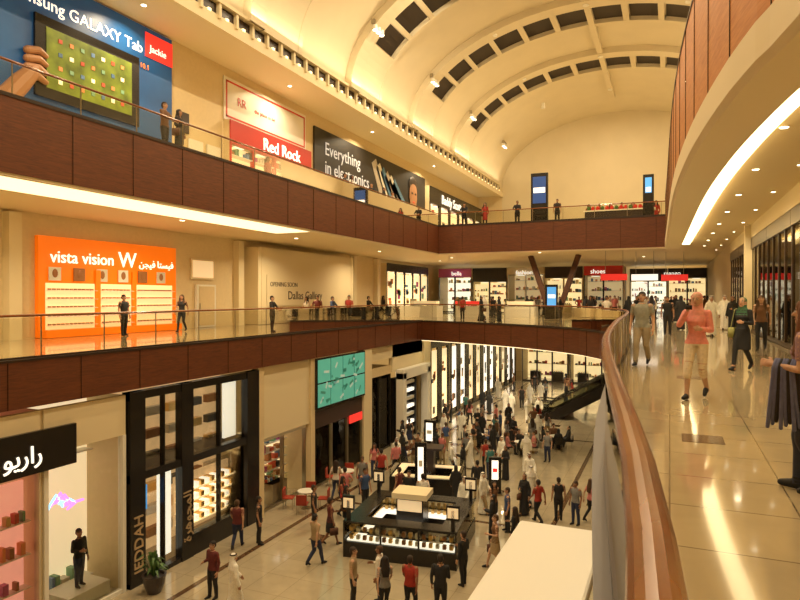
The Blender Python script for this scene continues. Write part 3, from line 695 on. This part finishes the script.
SKC=[(.5,.28,.17),(.4,.21,.12),(.28,.13,.07),(.55,.33,.22)]
def cm(c): return mat('cloth_%02d_%02d_%02d'%tuple(int(x*99) for x in c),c,.8,var=.12,nscale=20)
BASE={}
def base(key,**k):
    BASE[key]=person(**k)
base('ms',kind='shirt',pose='stand',arms=('down','down'))
base('mw',kind='shirt',pose='walk',arms=('back','fwd'))
base('mb',kind='shirt',pose='stand',arms=('bent','down'),sleeve='long')
base('ml',kind='shirt',pose='stand',arms=('rail','rail'),sleeve='long')
base('mh',kind='shirt',pose='stand',arms=('hip','down'),sleeve='short')
base('mr',kind='robe',pose='walk',arms=('down','fwd'),hair='ghutra')
base('mq',kind='robe',pose='stand',arms=('bent','down'),hair='ghutra')
base('wa',kind='robe',fem=True,pose='walk',arms=('bent','down'),hair='scarf',bag='hand')
base('wb',kind='robe',fem=True,pose='stand',arms=('down','bent'),hair='scarf')
base('ws',kind='long',fem=True,pose='stand',arms=('bent','down'),hair='long',sleeve='long',bag='shoulder')
base('ww',kind='shirt',fem=True,pose='walk',arms=('fwd','back'),hair='long')
base('wk',kind='skirt',fem=True,pose='walk',arms=('down','bent'),hair='bun',bag='hand')
base('st',kind='shirt',pose='sit',arms=('fwd','bent'))
base('sw',kind='robe',fem=True,pose='sit',arms=('fwd','fwd'),hair='scarf')
base('hero_man',kind='shirt',pose='walk',arms=('down','down'),voxel=.014)
base('hero_pink',kind='capri',fem=True,pose='walk',arms=('face','bent'),hair='scarf',sleeve='long',voxel=.013,bag='phone')
base('hero_girl',kind='long',fem=True,pose='walk',arms=('down','bent'),hair='scarf',sleeve='long',voxel=.013,bag='shoulder')
base('hero_fg',kind='shirt',fem=True,pose='step',arms=('down','bent'),hair='long',sleeve='short',voxel=.009,bag='shawl',vol=.014)
NAMES={'mr':'man_in_white_robe','mq':'man_in_white_robe','wa':'woman_in_black_abaya','wb':'woman_in_black_abaya','st':'seated_man','sw':'seated_woman','ws':'woman_shopper','ww':'woman_shopper','wk':'woman_shopper','hero_pink':'woman_in_pink','hero_girl':'woman_in_green_scarf','hero_fg':'woman_with_shawl'}
HAIRC=[(.015,.01,.008),(.03,.017,.01),(.07,.035,.015)]
def place(key,x,y,z,rot,top=(.3,.3,.3),bot=(.03,.035,.06),hair=None,shoe=(.02,.015,.012),acc=(.1,.04,.02),scale=1,skin=None,name=None):
    me=BASE[key].copy()
    if key in('mr','mq'): top=(.8,.78,.7); hair=(.82,.8,.74)
    if key in('wa','wb','sw'): top=(.012,.011,.012); hair=(.012,.011,.012)
    sk=skin or R.choice(SKC); hr=hair or R.choice(HAIRC)
    cols=[sk,hr,top,bot,shoe,acc,(.015,.01,.01),(.35,.1,.08)]
    mm={t:cm(c) for t,c in zip(T,cols)}
    for i,m in enumerate(list(me.materials)):
        if m in mm: me.materials[i]=mm[m]
    o=link(bpy.data.objects.new(name or NAMES.get(key,'man_shopper'),me)); o.location=(x,y,z+.003); o.rotation_euler=(0,0,math.radians(rot)); s_=scale*R.uniform(.97,1.03); o.scale=(s_,s_,s_)
    return o
W_=(.75,.72,.65);K=(.015,.015,.017);RD=(.35,.03,.02);DR=(.12,.02,.02);BL=(.04,.08,.2);GY=(.2,.2,.2);KH=(.35,.26,.14);PK=(.6,.2,.2);TL=(.05,.2,.2);NV=(.02,.03,.08);BR=(.15,.07,.03)
G=[('mb',-12.5,14.7,170,DR,K),('mr',-11.4,14.3,-30,W_,W_),('mw',-14.2,18.0,20,DR,NV),('ms',-13.7,18.6,-60,K,K),
('ms',-8.4,15.9,-70,KH,K),('ww',-7.3,15.7,40,GY,K),('mb',-7.8,16.4,100,W_,NV),('mw',-6.7,16.1,0,RD,K),('mb',-5.9,16.4,10,K,K),('mb',-5.9,18.5,70,K,K),('wk',-5.3,20.1,120,BR,KH),('ws',-4.9,21.2,80,K,K),
('ms',-3.4,25.2,150,GY,NV),('ms',-4.1,25.4,20,K,K),('mw',-4.8,24.8,60,RD,K),('ww',-2.9,25.8,-40,PK,K),('wa',-5.5,25.5,170,K,K),('mr',-6.0,28.9,200,W_,W_),
('mr',-8.0,31.6,150,W_,W_),('ms',-8.6,30.7,30,RD,K),('wb',-9.4,29.4,90,K,K),('ww',-13.6,24.1,10,W_,NV),('ms',-12.9,25.3,200,GY,NV),('mw',-12.6,26.7,40,RD,K),('ww',-13.5,27.8,200,PK,NV),
('mb',-12.1,29.6,160,BR,KH),('wb',-11.3,30.4,60,K,K),('mr',-13.5,31.4,0,W_,W_),('ws',-11.5,21.2,-90,K,K),('wk',-11.3,19.6,-40,DR,K),('ms',-11.8,23.4,-120,BL,K),('mw',-9.3,23.7,30,W_,K),('wa',-8.5,25.6,10,K,K),('mr',-9.6,31.3,90,W_,W_),
('wb',-7.4,30.0,150,K,K),('mr',-7.0,32.9,20,W_,W_),('wa',-9.3,38.5,0,K,K),('mr',-11.0,46.4,0,W_,W_),('mr',-13.0,36.8,160,W_,W_),('mr',-12.1,37.6,180,W_,W_),('wa',-13.6,47.6,0,K,K),('wb',-12.7,46.3,40,K,K),('mr',-11.8,47.8,30,W_,W_),('mr',-14.0,54,0,W_,W_),('ms',-11,50,20,K,K),('mr',-10.7,51.7,0,W_,W_),('mr',-10.1,53.3,0,W_,W_),('mr',-8.7,45.2,190,W_,W_),('mr',-9.3,44.3,10,W_,W_),('ws',-8.2,42.2,0,RD,K),('wa',-10.5,57.5,0,K,K),('ms',-14.4,42.2,90,K,K),('ww',-12.9,41.9,0,PK,K),('wa',-9.2,34.4,60,K,K),('wb',-14.4,33.4,90,K,K),
('ms',-12.6,20.6,-60,K,K),('mw',-10.9,17.9,-20,KH,NV),('wb',-6.0,22.4,90,K,K),('ms',-5.7,23.4,110,BL,K),('mb',-10.0,23.9,180,K,K),('ww',-12.2,22.2,-90,RD,K),('mr',-7.6,24.0,170,W_,W_)]
for t in G: place(t[0],t[1],t[2],ZG,t[3],t[4],t[5])
place('mb',-15.9,12.9,ZG+.5,-90,K,NV,name='shop_mannequin')
b=MB(); b.box(-16.5,-15.45,12.2,13.6,ZG,ZG+.5,WHITE); b.obj('display_plinth')
occ=[(t[1],t[2]) for t in G]+[(-9.9,25),(-7.3,27.6),(-12.5,33)]
tabs=[(-7.8,35.2),(-10.6,36),(-6.2,37.5),(-14.1,26),(-14.2,22.6)]
keys=['ms','mw','mb','ww','ws','wa','wb','mr','wk','mh','wa','ms']; cl=[K,DR,GY,GY,BL,RD,BR,PK,TL,K,K]
def clear(x,y,d=.75): return all((x-a)**2+(y-c)**2>d*d for a,c in occ) and all((x-a)**2+(y-c)**2>1.7 for a,c in tabs) and not(abs(x+8.6)<2.9 and abs(y-20.9)<2.7) and not(abs(x+10.4)<2.2 and abs(y-27.2)<1.9) and not (x>-9.9 and 45.8<y<50.2)
n=0;tr=0
while n<46 and tr<5000:
    tr+=1
    x=R.gauss(-9.8,2.0); y=R.uniform(22.5,42) if n<36 else R.uniform(42,60)
    if -14.4<x<-4.8 and clear(x,y):
        k=R.choice(keys); place(k,x,y,ZG,R.uniform(0,360),R.choice(cl),R.choice([K,K,NV,KH])); occ.append((x,y)); n+=1
for (x,y) in ((-7.8,35.2),(-10.6,36.0),(-6.2,37.5)):
    for a in (20,110,200,290):
        ra=math.radians(a); place(R.choice(['st','sw']),x+.75*math.sin(ra),y-.75*math.cos(ra),ZG,a,R.choice(cl),K)
Mp=[('ms',-21.2,19.4,-90,K,K),('ww',-21.2,22.8,200,K,K),('ml',-17.2,24.4,-80,K,K),('mh',-18.4,30.5,200,DR,NV),('ml',-18.0,31.5,-90,BL,NV),('ms',-17.4,32.4,180,RD,K),('ww',-18.2,29.0,160,W_,NV),('ml',-18.1,36.4,-90,K,K),('ws',-17.5,37.4,-90,K,K),
('ms',-3.3,37.0,180,W_,KH),('ws',-4.8,42.5,150,K,K),('wa',-8.4,48.5,90,K,K),('ms',-12.5,46.7,0,K,K),('ms',-.1,29.3,180,K,K),('mr',-1.1,44.1,0,W_,W_),('wb',.5,34,20,K,K),('mr',1.6,29.2,200,W_,W_),('mr',2.5,34.9,180,W_,W_),('wb',2.5,30.5,150,K,K),('ww',2.6,22.1,170,BR,K)]
for t in Mp: place(t[0],t[1],t[2],.0,t[3],t[4],t[5])
occ=[(t[1],t[2]) for t in Mp]+[(-8.5,50.5),(-7.6,44)]; n=0;tabs=[]
while n<38:
    x=R.uniform(-14,2.8);y=R.uniform(39.5,58)
    if all((x-a)**2+(y-c)**2>1 for a,c in occ) and not (x<-9 and 47<y<50.3): place(R.choice(keys),x,y,0,R.uniform(0,360),R.choice(cl),K); occ.append((x,y)); n+=1
place('hero_man',-.62,16.1,0,170,(.25,.25,.2),(.3,.24,.15),scale=1.04)
place('hero_pink',.4,11.2,0,165,(.75,.28,.24),(.7,.6,.45),hair=(.7,.3,.25),skin=(.5,.3,.2),scale=.97)
place('hero_girl',1.5,15.9,0,150,(.02,.02,.02),K,hair=(.04,.12,.06),acc=(.3,.3,.1),scale=.97)
place('hero_fg',1.06,6.1,0,65,(.3,.18,.22),(.03,.035,.06),hair=(.13,.05,.02),acc=(.12,.13,.25),skin=(.55,.33,.22),scale=.96)
for x,y,k,c in ((-16,16.4,'ml',BR),(-16.1,17.2,'ws',K),(-17.5,24.5,'ms',RD),(-17.8,26.5,'ms',W_),(-16.1,29.5,'ml',K),(-16.1,30.3,'ws',W_),(-16,32.6,'ml',K),(-16.1,34.5,'wb',K),(-16.2,36,'ms',GY),(-13.5,42.5,'ml',K),(-12,42.6,'ws',RD),(-9.7,42.6,'ml',K),(-7,42.7,'ms',K)):
    place(k,x,y,6.6,R.choice([-90,-80,180]) if x<-15 else 180,c,K)
for i in range(7): place('ms' if i%2 else 'ws',-5.4+i*.75,46.7,6.6,180+R.uniform(-30,30),RD,K)
# ---------------------------------------------------------------- lights
WARM=(1,.78,.48)
def area(name,loc,e,size,rot=(0,0,0),col=WARM,sy=None,spread=math.pi):
    l=bpy.data.lights.new(name,'AREA'); l.energy=e; l.color=col; l.size=size; l.spread=spread
    if sy: l.shape='RECTANGLE'; l.size_y=sy
    else: l.shape='DISK'
    o=link(bpy.data.objects.new(name,l)); o.location=loc; o.rotation_euler=[math.radians(a) for a in rot]; return o
fx=MB()
def down(x,y,z,e,spread=2.6,r=.1):
    fx.cyl((x,y,z+.0),(x,y,z-.02),r*1.3,r*1.3,WHITE,12); fx.cyl((x,y,z-.02),(x,y,z-.025),r,r,GLOWL,12)
    if e: area('downlight',(x,y,z-.05),e,.2,spread=spread)
for i in range(11): down(2.05,1+i*4.4,5.0,80 if i%2==1 else 0,r=.08)
for i in range(9): down(3.0,14+i*4.4,5.0,0,r=.06)
for y in (3,12,21,30,41,54): down(-19.5,y,5.0,260)  # downlights added to brighten the left gallery walls
for x,y in ((-17,50),(-9,47),(-2,55),(0,38)): down(x,y,5.0,380)
for y in (8,18,28,38,50): down(-18.6,y,12.9,230)
for x,y in ((-11,44),(-4,50),(-10,57)): down(x,y,-1.2,480)
fx.obj('downlight_fixtures')
hb=MB()
for y in ribs+[61]:
    for x in (-11,-5,1):
        z=Z0+B_*math.sqrt(1-((x-XC)/A_)**2)-.6; hb.cyl((x,y-1.95,z+.6),(x,y-1.95,z+.1),.16,.2,WHITE,12)
        if x==-5 or (x==-11 and y in(15.4,34)): area('atrium_fill_light',(x,y-1.95,z),960,.4)  # fill lamps added under the vault to light the atrium
hb.obj('fill_light_housings')  # housings made up for the added fill lamps
area('cove_uplight',(-16.6,30,13.95),850,.3,(0,-160,0),sy=72)
area('cove_uplight',(6.4,30,13.95),850,.3,(0,160,0),sy=72)
w=bpy.data.worlds.new('world'); SC.world=w; w.use_nodes=True; w.node_tree.nodes['Background'].inputs[0].default_value=(1,.75,.45,1); w.node_tree.nodes['Background'].inputs[1].default_value=.2
# ---------------------------------------------------------------- camera
cam=bpy.data.cameras.new('camera'); co=link(bpy.data.objects.new('camera',cam)); cam.sensor_width=36; cam.lens=36*620/800; cam.clip_start=.05; cam.clip_end=300
co.location=(0,0,1.65); co.rotation_euler=(math.radians(89.72),0,math.atan(270/620)); SC.camera=co
